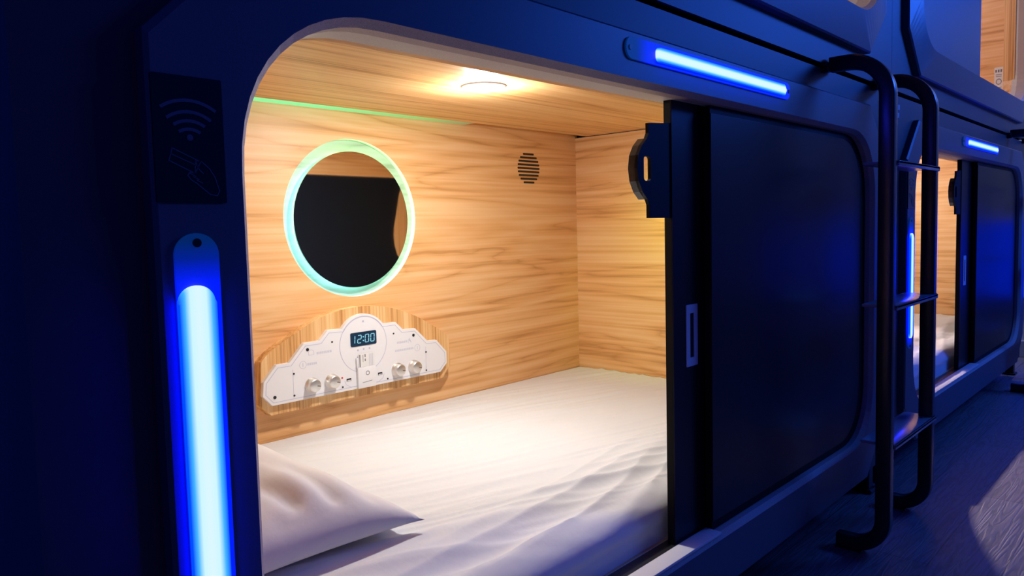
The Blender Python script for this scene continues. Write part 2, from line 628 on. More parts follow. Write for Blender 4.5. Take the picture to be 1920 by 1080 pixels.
    box_obj('bed_board', M['wood_x'], (X(IX0), X(IX1), 0.092, YB, Z(-0.66), Z(-0.635)), root)
    # thin dark joint between ceiling and end panel
    box_obj('corner_joint', M['black'], (X(IX1) - 0.0022, X(IX1), 0.092, YB, Z(IZ1) - 0.002, Z(IZ1)), root)
    # --- doors
    if not up:
        fx0 = 1.345 if tx == 0 else 1.335
        fp = [p for p in rrect(X(OX0) + 0.002, X(OX1) - 0.002, Z(OZ0) + 0.002, Z(OZ1) - 0.002, 0.17, n=2.25)]
        fp = [(max(x, X(fx0)), z) for x, z in fp]
        # keep one point per clipped corner
        clean = []
        for p in fp:
            if not clean or (abs(p[0] - clean[-1][0]) + abs(p[1] - clean[-1][1])) > 1e-5:
                clean.append(p)
        clean = [p for i, p in enumerate(clean) if not (abs(p[0] - X(fx0)) < 1e-6 and Z(OZ0) + 0.01 < p[1] < Z(OZ1) - 0.01)]
        pan = prism_obj('fixed_panel', M['door_black'], clean, 0.024, 0.038, root)
        c2 = []
        ff = rrect(X(OX0), X(OX1) - 0.05, Z(OZ0) + 0.02, Z(OZ1) - 0.016, 0.15, n=2.25)
        for x, z in ff:
            p = (max(x, X(fx0)), z)
            if not c2 or (abs(p[0] - c2[-1][0]) + abs(p[1] - c2[-1][1])) > 1e-5:
                c2.append(p)
        c2 = [p for p in c2 if not (abs(p[0] - X(fx0)) < 1e-6 and Z(OZ0) + 0.03 < p[1] < Z(OZ1) - 0.03)]
        prism_obj('panel_face', M[door_mat], c2, 0.0215, 0.0245, pan, bevel=0.001)
        e = door_edge
        door = box_obj('sliding_door', M['door_black'], (X(e), X(2.15), 0.045, 0.060, Z(OZ0) + 0.001, Z(OZ1) + 0.02), root)
        box_obj('door_face', M[door_mat], (X(e) + 0.0005, X(2.15), 0.0435, 0.0455, Z(OZ0) + 0.002, Z(OZ1) + 0.018), door)
        box_obj('door_lining', M['lining'], (X(e) + 0.02, X(2.15), 0.0595, 0.0625, Z(OZ0) + 0.002, Z(OZ1) + 0.018), door)
        # added wood shape on the door's inside, imitating a reflection in the mirror
        tr = [(2.149, 0.20), (2.085, 0.20), (2.070, 0.164), (2.051, 0.08), (2.036, 0.02), (2.032, -0.016), (2.036, -0.06), (2.049, -0.103), (2.072, -0.132), (2.085, -0.20), (2.149, -0.20)]
        prism_obj('mirror_view_shape', M['wood_z'], [(X(x), Z(z)) for x, z in tr], 0.0620, 0.0660, door)
        # flush pull
        bm = bmesh.new()
        px0, px1, pz0, pz1 = X(e) + 0.047, X(e) + 0.089, Z(-0.279), Z(-0.157)
        ring_plate(bm, rrect(px0, px1, pz0, pz1, 0.002), rrect(px0 + 0.013, px1 - 0.013, pz0 + 0.017, pz1 - 0.017, 0.002), 0.0415, 0.0437)
        pl = finish('flush_pull', bm, M['white_plastic'], door)
        # latch with its bowed grip and slot
        k = 0.98
        lx = lambda v: X(e) + (v - 1.245)
        o = [(1.249, 0.190), (1.212, 0.187), (1.172, 0.184), (1.172, 0.166), (1.166, 0.156), (1.150, 0.143), (1.138, 0.125), (1.134, 0.102),
             (1.138, 0.079), (1.150, 0.060), (1.166, 0.047), (1.172, 0.037), (1.172, 0.013), (1.249, 0.013)]
        n = 14
        cx, cz = 1.171, 0.103
        slot = rrect(1.155, 1.178, 0.080, 0.124, 0.006, k=6)
        bm = bmesh.new()
        ov = [bm.verts.new((lx(x), 0.046, Z(z))) for x, z in o]
        sv = [bm.verts.new((lx(x), 0.046, Z(z))) for x, z in slot]
        es = []
        for lp in (ov, sv):
            for i in range(len(lp)):
                es.append(bm.edges.new((lp[i], lp[(i + 1) % len(lp)])))
        g = bmesh.ops.triangle_fill(bm, edges=es, use_beauty=True)
        fs = [f for f in g['geom'] if isinstance(f, bmesh.types.BMFace)]
        ex = bmesh.ops.extrude_face_region(bm, geom=fs)
        for v in [v for v in ex['geom'] if isinstance(v, bmesh.types.BMVert)]:
            v.co.y += 0.007
        la = finish('latch', bm, M['door_black'], door)
        prev = [(1.166, 0.156), (1.150, 0.143), (1.138, 0.125), (1.134, 0.102), (1.138, 0.079), (1.150, 0.060), (1.166, 0.047)]
        bm = bmesh.new()
        inn2 = [(x + (1.20 - x) * 0.16, 0.103 + (z - 0.103) * 0.9) for x, z in prev]
        prism(bm, [(lx(x), Z(z)) for x, z in prev] + [(lx(x), Z(z)) for x, z in inn2[::-1]], 0.0462, 0.066)
        finish('grip', bm, M['rail'], la)
        # track in the sill
        box_obj('door_track', M['black'], (X(OX0) + 0.16, X(OX1) - 0.16, 0.040, 0.070, Z(OZ0) - 0.0005, Z(OZ0) + 0.0015), root)
        box_obj('lit_sill_strip', M['sill'], (X(OX0) + 0.17, X(fx0), 0.002, 0.039, Z(OZ0) - 0.001, Z(OZ0) + 0.006), root, bevel=0.003)  # pale strip paints interior light on the sill, ending at the door's shadow
    else:
        fx1 = 1.31
        fp = [(min(x, X(fx1)), z) for x, z in rrect(X(OX0) + 0.002, X(OX1), Z(OZ0) + 0.002, Z(OZ1) - 0.002, 0.17, n=2.25)]
        clean = []
        for p in fp:
            if not clean or (abs(p[0] - clean[-1][0]) + abs(p[1] - clean[-1][1])) > 1e-5:
                clean.append(p)
        clean = [p for p in clean if not (abs(p[0] - X(fx1)) < 1e-6 and Z(OZ0) + 0.01 < p[1] < Z(OZ1) - 0.01)]
        prism_obj('fixed_panel', M[door_mat], clean, 0.016, 0.030, root)
        box_obj('sliding_door', M['door_black'], (X(0.40), X(fx1) - 0.03, 0.045, 0.060, Z(OZ0) + 0.001, Z(OZ1) + 0.02), root)
    return root


pod(0, 0, 'nearest lower sleeping pod with open doorway showing a white bed', 1.2346, 'door', mirror_hole=True)
pod(P, 0, 'far lower sleeping pod behind the ladder with a half open black door', 1.163, 'door')
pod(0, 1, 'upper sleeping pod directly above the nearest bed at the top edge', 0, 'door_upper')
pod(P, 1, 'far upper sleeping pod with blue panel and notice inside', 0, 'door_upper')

# ------------------------------------------------------------------ mattresses and pillow


def smooth(t):
    t = max(0.0, min(1.0, t))
    return t * t * (3 - 2 * t)


def rdg(v):
    """sharp crest"""
    return (1 - min(1.0, abs(v) * 1.7)) ** 2


def make_mattress(tx, label, dens):
    X0, X1, Y0, Y1 = 0.203 + tx, 2.151 + tx, 0.076, 0.992
    nx, ny = dens
    bm = bmesh.new()
    prof = []          # (y, z) from bottom of the front face over the edge to the back
    for i in range(8):
        t = i / 8
        prof.append((Y0 + 0.004, -0.634 + t * 0.051))
    r = 0.052
    cz = -0.583
    for i in range(9):
        a = PI - 0.5 * PI * i / 8
        prof.append((Y0 + r + r * math.cos(a), cz + 0.045 * math.sin(a)))
    ys = [Y0 + r + (Y1 - Y0 - r) * (i / ny) ** 1.15 for i in range(1, ny + 1)]
    for y in ys:
        t = smooth((y - Y0 - r) / 0.10)
        prof.append((y, -0.538 + 0.023 * t))
    rows = []
    for j, (y, z) in enumerate(prof):
        row = []
        for i in range(nx + 1):
            x = X0 + (X1 - X0) * i / nx
            u = x - tx
            top = smooth((j - 8) / 10)
            # long shallow ridges left by the stretched sheet
            w1 = y + 0.24 * u
            bend = noise.noise((u * 1.3, y * 1.7, 11.0)) * 0.09
            s1 = rdg(noise.noise((u * 0.9, (w1 + bend) * 15, 0.3))) * 0.0075 * (0.55 + 0.45 * noise.noise((u * 2.2, y * 2.5, 21.0)))
            s2 = rdg(noise.noise((u * 2.1, (w1 + bend * 0.6) * 31, 2.1))) * 0.0036
            # folds running along the front edge
            fr = math.exp(-((y - 0.10) / 0.20) ** 2)
            w2 = y - 0.16 * u + bend * 0.7
            f1 = rdg(noise.noise((u * 0.9 + y, w2 * 14, 5.0))) * 0.010 * fr
            f2 = noise.noise((u * 4.0, y * 4.0, 7.0)) * 0.004
            dz = (s1 + s2 + f1 + f2 * (0.4 + fr)) * (0.25 + 0.75 * top) * (0.15 + 0.85 * smooth((Y1 - y) / 0.12))
            dy = 0.0
            if j < 17:
                dy = noise.noise((u * 4.0, z * 9, 9.0)) * 0.006 * (1 - top)
            row.append(bm.verts.new((x, max(y + dy, Y0 - 0.004), z + dz)))
        rows.append(row)
    for a, b in zip(rows[:-1], rows[1:]):
        for i in range(nx):
            f = bm.faces.new((a[i], a[i + 1], b[i + 1], b[i]))
            f.smooth = True
    # sides, back and bottom
    bot = -0.634
    v = [bm.verts.new((X0, Y1, bot)), bm.verts.new((X1, Y1, bot))]
    bm.faces.new([r_[0] for r_ in rows] + [v[0]])
    bm.faces.new([r_[-1] for r_ in rows] + [v[1]])
    bm.faces.new(rows[-1] + [v[1], v[0]])
    bm.faces.new(rows[0] + [v[1], v[0]])
    o = finish('mattress', bm, M['sheet'])
    return tag(o, label, 'mattress', 'sheeted beds in the pods')


make_mattress(0, 'white sheeted mattress in the nearest pod with rumpled front edge', (260, 190))
make_mattress(P, 'white sheeted mattress seen through the far doorway behind the ladder', (90, 70))


CREASES = [((0.30, -0.82), (0.24, -0.52), -0.0118, 0.052), ((0.42, -0.80), (0.40, -0.46), 0.0076, 0.057), ((0.54, -0.84), (0.58, -0.50), -0.0124, 0.048),
           ((0.66, -0.82), (0.76, -0.52), 0.0069, 0.057), ((0.78, -0.86), (0.90, -0.62), -0.0076, 0.048), ((0.00, -0.84), (-0.10, -0.50), -0.0090, 0.067),
           ((0.15, -0.92), (0.71, -1.00), -0.0055, 0.038), ((0.80, 0.08), (0.36, 0.10), -0.0028, 0.113)]


def make_pillow(cx, cy, zb, hx, hy, th, rot):
    n = 64
    bm = bmesh.new()

    def pt(u, v, s):
        pinx = 1 - 0.10 * (1 - v * v)
        piny = 1 - 0.09 * (1 - u * u)
        if u > 0:
            pinx = 1 - 0.14 * (1 - v * v)
        x = u * hx * pinx
        y = v * hy * piny
        h = ((1 - abs(u) ** 2.6) * (1 - abs(v) ** 2.6))
        h = max(h, 0) ** 0.50
        z = h * th * (0.62 if s > 0 else 0.21) * s
        # creases fanning in from the front right corner
        d = math.hypot(u - 0.95, v + 0.95)
        a = math.atan2(v + 1.02, 1.02 - u)
        cr = 0.0
        for (au, av), (bu, bv), amp, wid in CREASES:
            lx_, ly_ = bu - au, bv - av
            ll = lx_ * lx_ + ly_ * ly_
            t = max(0.0, min(1.0, ((u - au) * lx_ + (v - av) * ly_) / ll))
            dd = math.hypot(u - au - t * lx_, v - av - t * ly_)
            cr += amp * math.exp(-(dd / wid) ** 2) * (1.0 - 0.5 * t)
        cr *= min(1.0, h * 1.5)
        ww = noise.noise((u * 2.2, v * 2.2, 4)) * 0.020 * h + noise.noise((u * 5, v * 5, 9)) * 0.004 * h
        if s > 0:
            z += cr + ww
        # corners droop on to the sheet
        z -= 0.006 * abs(u * v) ** 2.5
        return x, y, z

    top = {}
    bot = {}
    for i in range(n + 1):
        for j in range(n + 1):
            u = -1 + 2 * i / n
            v = -1 + 2 * j / n
            top[i, j] = bm.verts.new(pt(u, v, 1))
            if i in (0, n) or j in (0, n):
                bot[i, j] = top[i, j]
            else:
                bot[i, j] = bm.verts.new(pt(u, v, -1))
    for i in range(n):
        for j in range(n):
            for d, rev in ((top, False), (bot, True)):
                q = [d[i, j], d[i + 1, j], d[i + 1, j + 1], d[i, j + 1]]
                f = bm.faces.new(q[::-1] if rev else q)
                f.smooth = True
    m = Matrix.Translation((cx, cy, zb + th * 0.36)) @ Matrix.Rotation(rot, 4, 'Z')
    bmesh.ops.transform(bm, matrix=m, verts=bm.verts)
    o = finish('pillow', bm, M['pillow'])
    return tag(o, 'plump white pillow at the head of the nearest bed', 'pillow')


make_pillow(0.496, 0.590, -0.541, 0.278, 0.345, 0.170, 0.035)

# ------------------------------------------------------------------ downlights inside the pods


def downlight(tx, tz, label, power):
    cx, cy, z = 1.207 + tx, 0.508, IZ1 + tz
    root = thing('downlight', label, 'ceiling light', (cx, cy, z), 'round downlights in the pod ceilings')
    bm = bmesh.new()
    n = 48
    prof = [(0.0385, 0.0005), (0.0385, -0.0045), (0.0415, -0.0060), (0.0470, -0.0045), (0.0515, -0.0015), (0.0520, 0.0)]
    lp = [[bm.verts.new((cx + r * math.cos(2 * PI * i / n), cy + r * math.sin(2 * PI * i / n), z + h)) for i in range(n)] for r, h in prof]
    for a, b in zip(lp[:-1], lp[1:]):
        bridge(bm, a, b, smooth=True)
    finish('trim_ring', bm, M['trim_white'], root)
    bm = bmesh.new()
    dome = [[bm.verts.new((cx + r * math.cos(2 * PI * i / n), cy + r * math.sin(2 * PI * i / n), z - h)) for i in range(n)]
            for r, h in ((0.0388, 0.0036), (0.034, 0.0052), (0.026, 0.0066), (0.014, 0.0074), (0.004, 0.0076))]
    for a, b in zip(dome[:-1], dome[1:]):
        bridge(bm, a, b, smooth=True)
    bm.faces.new(dome[-1])
    finish('lens', bm, M['lamp_white'], root)
    area_lamp('downlight_lamp', (cx, cy, z - 0.0085), (cx, cy, z - 1), 0.07, 0.07, power, (1.0, 0.98, 0.965), parent=root, shape='DISK')
    d = bpy.data.lights.new('downlight_bulb', 'POINT')
    d.energy = power * 0.34
    d.color = (1.0, 0.98, 0.965)
    d.shadow_soft_size = 0.026
    o = bpy.data.objects.new('downlight_bulb', d)
    COL.objects.link(o)
    o.location = (cx, cy, z - 0.034)
    adopt(o, root)


downlight(0, 0, 'bright round downlight in the wood ceiling above the nearest bed', 15.8)
downlight(0, H, 'round downlight in the ceiling of the upper pod above the nearest bed', 15.0)
downlight(P, H, 'round downlight in the ceiling of the far upper pod', 17.0)

# ------------------------------------------------------------------ green strip along the back of the ceiling
M['green_strip'] = axis_glow('green_led_strip', 'X', 0.22, 1.38, [(0.0, (0.26, 1.0, 0.36)), (0.60, (0.24, 0.92, 0.32)), (0.86, (0.30, 0.55, 0.12)), (1.0, (0.30, 0.24, 0.08))], 0.9)
o = box_obj('led_strip', M['green_strip'], (0.22, 1.60, YB - 0.050, YB - 0.0005, IZ1 + 0.0002, IZ1 + 0.005))
tag(o, 'thin green glowing strip between the ceiling and the back panel', 'light strip')

o = box_obj('led_strip', M['added_green_glow'], (1.955, 1.967, 0.28, 0.50, IZ1 - 0.006, IZ1 - 0.0003))  # unseen strip, added for the yellow green glow on the end wall
tag(o, 'short added yellow green strip hidden behind the nearest pod door, tinting the end wall', 'light strip')
area_lamp('led_strip_lamp', (1.965, 0.40, IZ1 - 0.012), (2.153, 0.53, 0.09), 0.012, 0.16, 2.2, (0.70, 1.0, 0.16), parent=o, spread=math.radians(75))  # light of the added strip, aimed at the end wall

# strip of the far pod, white there; its light falls through the doorway on to the aisle floor
o = box_obj('led_strip', glow('white_led_strip', (1.0, 0.86, 0.80), 3.0), (P + 1.10, P + 2.14, YB - 0.0135, YB - 0.0005, IZ1 + 0.0002, IZ1 + 0.005))
tag(o, 'thin white glowing strip at the back of the far lower pod ceiling', 'light strip')
area_lamp('led_strip_lamp', (P + 2.02, YB - 0.012, IZ1 - 0.003), (P + 0.40, -0.45, FLOOR), 0.16, 0.012, 16, (1.0, 0.80, 0.78), parent=o, spread=math.radians(46))
area_lamp('led_strip_lamp', (P + 1.30, YB - 0.02, IZ1 - 0.004), (P + 2.15, 0.15, -0.05), 0.30, 0.012, 27, (1.0, 0.88, 0.80), parent=o, spread=math.radians(110))

# ------------------------------------------------------------------ round mirror with its glowing ring
root = thing('round_mirror', 'round wall mirror with a green glowing ring on the wood panel', 'mirror', (1.184, YB, 0.0385))
MC = (1.1815, 0.0345)
bm = bmesh.new()
disc_prism(bm, MC[0], MC[1], 0.1825, YB - 0.004, YB + 0.002, n=96)
finish('mirror_glass', bm, M['mirror'], root)
bm = bmesh.new()
disc_prism(bm, MC[0], MC[1], 0.160, YB + 0.002, YB + 0.016, n=48)
finish('mirror_mount', bm, M['white_plastic'], root)


def ring_glow():
    m, nt, b = new_mat('rgb_ring_light')
    tc = N(nt, 'ShaderNodeTexCoord')
    sp = N(nt, 'ShaderNodeSeparateXYZ')
    nt.links.new(tc.outputs['Object'], sp.inputs[0])
    sx = N(nt, 'ShaderNodeMath', operation='MULTIPLY_ADD')
    sx.inputs[1].default_value = 1.5
    sx.inputs[2].default_value = -1.5 * MC[0]
    nt.links.new(sp.outputs[0], sx.inputs[0])
    sz = N(nt, 'ShaderNodeMath', operation='MULTIPLY_ADD')
    sz.inputs[1].default_value = 1.9
    sz.inputs[2].default_value = 0.5 - 1.9 * MC[1]
    nt.links.new(sp.outputs[2], sz.inputs[0])
    ad = N(nt, 'ShaderNodeMath', operation='ADD')
    nt.links.new(sx.outputs[0], ad.inputs[0])
    nt.links.new(sz.outputs[0], ad.inputs[1])
    r = N(nt, 'ShaderNodeValToRGB')
    set_ramp(r, [(0.10, (0.22, 0.95, 0.95)), (0.45, (0.20, 1.0, 0.62)), (0.75, (0.20, 1.0, 0.16))])
    nt.links.new(ad.outputs[0], r.inputs['Fac'])
    nt.links.new(r.outputs['Color'], b.inputs['Emission Color'])
    b.inputs['Emission Strength'].default_value = 9.0
    return m


bm = bmesh.new()
cir = circle(MC[0], MC[1], 0.176, 96)
bridge(bm, loop_at(bm, cir, YB + 0.003), loop_at(bm, cir, YB + 0.0155))
finish('ring_light', bm, ring_glow(), root, smooth=True)

# ------------------------------------------------------------------ speaker grille
bm = bmesh.new()
cx, cz, r = 1.896, 0.202, 0.0535
for i in range(9):
    z = cz - r + 0.0062 + i * (2 * r - 0.0124) / 8
    w = math.sqrt(max(r * r - (z - cz) ** 2, 0)) + 0.002
    h = 0.0033
    prism(bm, rrect(cx - w, cx + w, z - h, z + h, 0.003, k=4), YB - 0.0008, YB + 0.003)
o = finish('speaker_grille', bm, M['black'])
tag(o, 'small round grille of black slots high on the wood back panel', 'speaker grille')

# ------------------------------------------------------------------ control panel
root = thing('control_panel', 'white control panel with clock and silver knobs on a wooden board', 'control panel', (1.18, YB, -0.44))
Yb0 = YB - 0.028
arc = [(0.8795, -0.3072), (0.9006, -0.2882), (0.9361, -0.2676), (0.9833, -0.2445), (1.0284, -0.2234), (1.0708, -0.2096), (1.1263, -0.2005),
       (1.1879, -0.1987), (1.252, -0.2064), (1.3096, -0.2228), (1.3646, -0.2448), (1.4119, -0.2705), (1.4607, -0.2990), (1.4880, -0.3217),
       (1.4895, -0.4059), (1.4574, -0.4410), (0.9000, -0.4425), (0.8700, -0.4120)]


def catmull(pts, sub):
    out = []
    for i in range(len(pts) - 1):
        p0, p1, p2, p3 = pts[max(i - 1, 0)], pts[i], pts[i + 1], pts[min(i + 2, len(pts) - 1)]
        for s in range(sub):
            t = s / sub
            out.append(tuple(0.5 * (2 * p1[k] + (p2[k] - p0[k]) * t + (2 * p0[k] - 5 * p1[k] + 4 * p2[k] - p3[k]) * t * t
                                    + (3 * p1[k] - p0[k] - 3 * p2[k] + p3[k]) * t ** 3) for k in (0, 1)))
    out.append(pts[-1])
    return out


outline = catmull(arc[:14], 4) + arc[14:]
prism_obj('wood_backboard', M['wood_z'], outline, Yb0, YB, root, bevel=0.0015)

Yp = Yb0 - 0.012
CC, CR = (1.1705, -0.2990), 0.0815
a0 = math.atan2(-0.2504 - CC[1], 1.1038 - CC[0])
a1 = math.atan2(-0.2505 - CC[1], 1.2360 - CC[0])
arcpts = [(CC[0] + CR * math.cos(a0 + (a1 - a0) * i / 20), CC[1] + CR * math.sin(a0 + (a1 - a0) * i / 20)) for i in range(21)]
# the outline is mirror-symmetric about the clock
left = [(0.8737, -0.3893), (0.8772, -0.3555), (0.9129, -0.3175), (0.9494, -0.3179), (0.9909, -0.2740), (1.0372, -0.2735), (1.0612, -0.2490), (1.0990, -0.2504)]
right = [(1.2400, -0.2520), (1.2807, -0.2520), (1.3043, -0.2760), (1.3502, -0.2775), (1.3923, -0.3195), (1.4280, -0.3205), (1.4655, -0.3590), (1.4664, -0.3935), (1.4400, -0.4175)]
plate = left + arcpts + right + [(0.8977, -0.4160)]
prism_obj('faceplate', M['white_plastic'], plate, Yp, Yb0, root, bevel=0.0012)
# engraved border and circle
bm = bmesh.new()


def inset(pts, d):
    n = len(pts)
    out = []
    for i in range(n):
        p, q, r_ = Vector(pts[i - 1]), Vector(pts[i]), Vector(pts[(i + 1) % n])
        e1 = (q - p).normalized()
        e2 = (r_ - q).normalized()
        n1, n2 = Vector((e1.y, -e1.x)), Vector((e2.y, -e2.x))
        b = (n1 + n2)
        b = b / max(b.length_squared * 0.5, 0.3)
        out.append(tuple(q + b * d))
    return out


tube_lines(bm, inset(plate, 0.0075), 0.0012, Yp - 0.0003, Yp + 0.0003, closed=True)
tube_lines(bm, circle(CC[0], CC[1], 0.0755, 48), 0.0012, Yp - 0.0004, Yp + 0.0003, closed=True)
for x in (0.9565, 1.3855):
    tube_lines(bm, [(x, -0.335), (x, -0.405)], 0.0008, Yp - 0.0003, Yp + 0.0003)
for sx_ in (-1, 1):
    tube_lines(bm, [(1.1705 + sx_ * 0.030, -0.4085), (1.1705 + sx_ * 0.045, -0.4085), (1.1705 + sx_ * 0.060, -0.4000), (1.1705 + sx_ * 0.064, -0.389)], 0.0009, Yp - 0.0003, Yp + 0.0003)
finish('engraved_lines', bm, M['plate_line'], root)
# faint printed captions and icons beside the controls
for (x0, x1, z, h) in ((1.026, 1.066, -0.3040, 0.003), (0.998, 1.022, -0.3285, 0.003), (1.2826, 1.318, -0.3105, 0.003), (1.2749, 1.338, -0.3325, 0.003)):
    bm = bmesh.new()
    x = x0
    while x < x1:
        w = random.uniform(0.003, 0.006)
        prism(bm, [(x, z - h), (x + w, z - h), (x + w, z + h), (x, z + h)], Yp - 0.0003, Yp + 0.0002)
        x += w + 0.0015
    finish('printed_caption', bm, M['faint_print'], root)
for strokes in (([(1.003, -0.306), (1.003, -0.297), (1.010, -0.2925), (1.018, -0.297), (1.018, -0.306)], True, 0.0012), None), \
        ((circle(0.9855, -0.328, 0.0095, 20), True, 0.0012), ([(0.9855, -0.323), (0.9855, -0.333)], False, 0.002)), \
        ((circle(1.3546, -0.3335, 0.0095, 20), True, 0.0014), ([(1.3546, -0.329), (1.3546, -0.339)], False, 0.002)), \
        (([(1.322, -0.316), (1.327, -0.303), (1.333, -0.316)], False, 0.0014), ([(1.322, -0.306), (1.333, -0.312)], False, 0.0014)):
    bm = bmesh.new()
    for st_ in strokes:
        if st_:
            tube_lines(bm, st_[0], st_[2], Yp - 0.0003, Yp + 0.0002, st_[1])
    finish('printed_icon', bm, M['faint_print'], root)
# clock
clk = prism_obj('clock_display', M['screen'], rrect(1.1288, 1.2120, -0.3025, -0.2655, 0.004, k=5), Yp - 0.0015, Yp + 0.001, root)
bm = bmesh.new()
SEG = {'0': 'abcdef', '1': 'bc', '2': 'abged'}
dw, dh, st, sl = 0.0112, 0.0205, 0.0017, 0.07
zc = -0.2840


def seg_digit(ch, x):
    z0, z1, z2 = zc - dh / 2, zc, zc + dh / 2
    L = {'a': ((x, z2), (x + dw, z2)), 'b': ((x + dw, z2), (x + dw, z1)), 'c': ((x + dw, z1), (x + dw, z0)), 'd': ((x, z0), (x + dw, z0)),
         'e': ((x, z0), (x, z1)), 'f': ((x, z1), (x, z2)), 'g': ((x, z1), (x + dw, z1))}
    for s in SEG[ch]:
        p, q = L[s]
        p = (p[0] + (p[1] - zc) * sl, p[1])
        q = (q[0] + (q[1] - zc) * sl, q[1])
        v = Vector(q) - Vector(p)
        g = v.normalized() * 0.0008
        tube_lines(bm, [tuple(Vector(p) + g), tuple(Vector(q) - g)], st, Yp - 0.0024, Yp - 0.0012)


seg_digit('1', 1.1305)
seg_digit('2', 1.1508)
seg_digit('0', 1.1750)
seg_digit('0', 1.1930)
for z in (zc - 0.005, zc + 0.005):
    prism(bm, circle(1.1687, z, 0.0017, 10), Yp - 0.0024, Yp - 0.0012)
finish('clock_digits', bm, M['digit'], clk)
# touch dots
for x, z in ((1.1512, -0.3135), (1.1698, -0.3125), (1.1887, -0.3122)):
    bm = bmesh.new()
    disc_prism(bm, x, z, 0.0025, Yp - 0.0006, Yp + 0.001, n=12)
    finish('touch_button', bm, M['plate_line'], root)
# knobs
for x, z in ((1.0075, -0.3825), (1.0654, -0.3825), (1.2792, -0.3855), (1.3382, -0.3860)):
    bm = bmesh.new()
    n = 40
    prof = [(0.0195, 0.0), (0.0195, -0.004), (0.0172, -0.005), (0.0168, -0.017), (0.0158, -0.0195), (0.0135, -0.0205), (0.0, -0.0195)]
    lp = []
    for r, h in prof[:-1]:
        lp.append([bm.verts.new((x + r * math.cos(2 * PI * i / n), Yp + h, z + r * math.sin(2 * PI * i / n))) for i in range(n)])
    for a, b in zip(lp[:-1], lp[1:]):
        bridge(bm, a, b, smooth=True)
    c = bm.verts.new((x, Yp + prof[-1][1], z))
    for i in range(n):
        bm.faces.new((lp[-1][i], lp[-1][(i + 1) % n], c)).smooth = True
    kb = finish('knob', bm, M['chrome'], root)
    bm = bmesh.new()
    tube_lines(bm, [(x + 0.005, z - 0.001), (x + 0.0135, z - 0.003)], 0.0016, Yp - 0.0212, Yp - 0.019)
    finish('pointer_mark', bm, M['black'], kb)
# usb sockets
for x, z in ((1.1192, -0.3879), (1.2207, -0.3875)):
    so = prism_obj('usb_socket', M['black'], rrect(x - 0.0072, x + 0.0072, z - 0.0036, z + 0.0036, 0.0008, k=3), Yp - 0.0006, Yp + 0.001, root)
    box_obj('socket_tongue', M['white_plastic'], (x - 0.0055, x + 0.0055, Yp - 0.0009, Yp, z - 0.0028, z - 0.0006), so)
bm = bmesh.new()
disc_prism(bm, 1.0984, -0.3793, 0.0026, Yp - 0.0012, Yp + 0.001, n=12)
finish('indicator_light', bm, M['red_dot'], root)
# screws
for i, (x, z) in enumerate(((0.9999, -0.2912), (1.0723, -0.2809), (0.9586, -0.346), (0.9576, -0.4008), (0.9048, -0.396), (1.0992, -0.404), (1.2457, -0.4057),
             (1.2712, -0.283), (1.3416, -0.2959), (1.386, -0.3505), (1.3852, -0.4038), (1.1713, -0.2374))):
    bm = bmesh.new()
    r = 0.0042 if i in (0, 4, 8) else 0.0025
    disc_prism(bm, x, z, r, Yp - 0.0012, Yp + 0.001, n=12)
    finish('screw', bm, M['black'] if i != 11 else M['plate_line'], root)
# card holder
hold = box_obj('card_holder', M['white_plastic'], (1.1440, 1.2020, Yp - 0.008, Yp, -0.4160, -0.3600), root, bevel=0.0012)
box_obj('guide_rail', M['white_plastic'], (1.1425, 1.1475, Yp - 0.006, Yp, -0.3600, -0.3330), hold, bevel=0.001)
bm = bmesh.new()
tube_lines(bm, circle(1.1745, -0.3770, 0.0052, 16), 0.0015, Yp - 0.0086, Yp - 0.0078, True)
tube_lines(bm, [(1.157, -0.4010), (1.1885, -0.3990)], 0.0012, Yp - 0.0084, Yp - 0.0078)
finish('ring_symbol', bm, M['ink'], hold)
# key card in the holder
card = thing('key_card', 'white striped key card standing in the control panel slot', 'key card', (1.176, Yp - 0.004, -0.360))
box_obj('card', M['paper'], (1.1490, 1.2010, Yp - 0.0050, Yp - 0.0030, -0.3595, -0.3240), card)
bm = bmesh.new()
yy0, yy1 = Yp - 0.0055, Yp - 0.0048
prism(bm, [(1.1512, -0.3590), (1.1545, -0.3590), (1.1545, -0.3260), (1.1512, -0.3260)], yy0, yy1)
for z0, z1 in ((-0.343, -0.327), (-0.346, -0.344)):
    prism(bm, [(1.1625, z0), (1.1637, z0), (1.1637, z1), (1.1625, z1)], yy0, yy1)
for z0, z1 in ((-0.334, -0.326), (-0.345, -0.338)):
    prism(bm, [(1.1685, z0), (1.1715, z0), (1.1715, z1), (1.1685, z1)], yy0, yy1)
finish('printed_stripes', bm, M['ink'], card)
bm = bmesh.new()
for x in (1.183, 1.188, 1.193):
    prism(bm, [(x, -0.3585), (x + 0.0022, -0.3585), (x + 0.0022, -0.3265), (x, -0.3265)], yy0, yy1)
finish('pale_stripes', bm, M['faint_print'], card)

# ------------------------------------------------------------------ blue light bars on the frames
CORE = [(0.0, (0.030, 0.039, 0.85)), (0.42, (0.026, 0.039, 0.95)), (0.72, (0.0025, 0.020, 1.0)), (1.0, (0.0, 0.003, 0.9))]
vx, hx_ = 0.309, 1.345


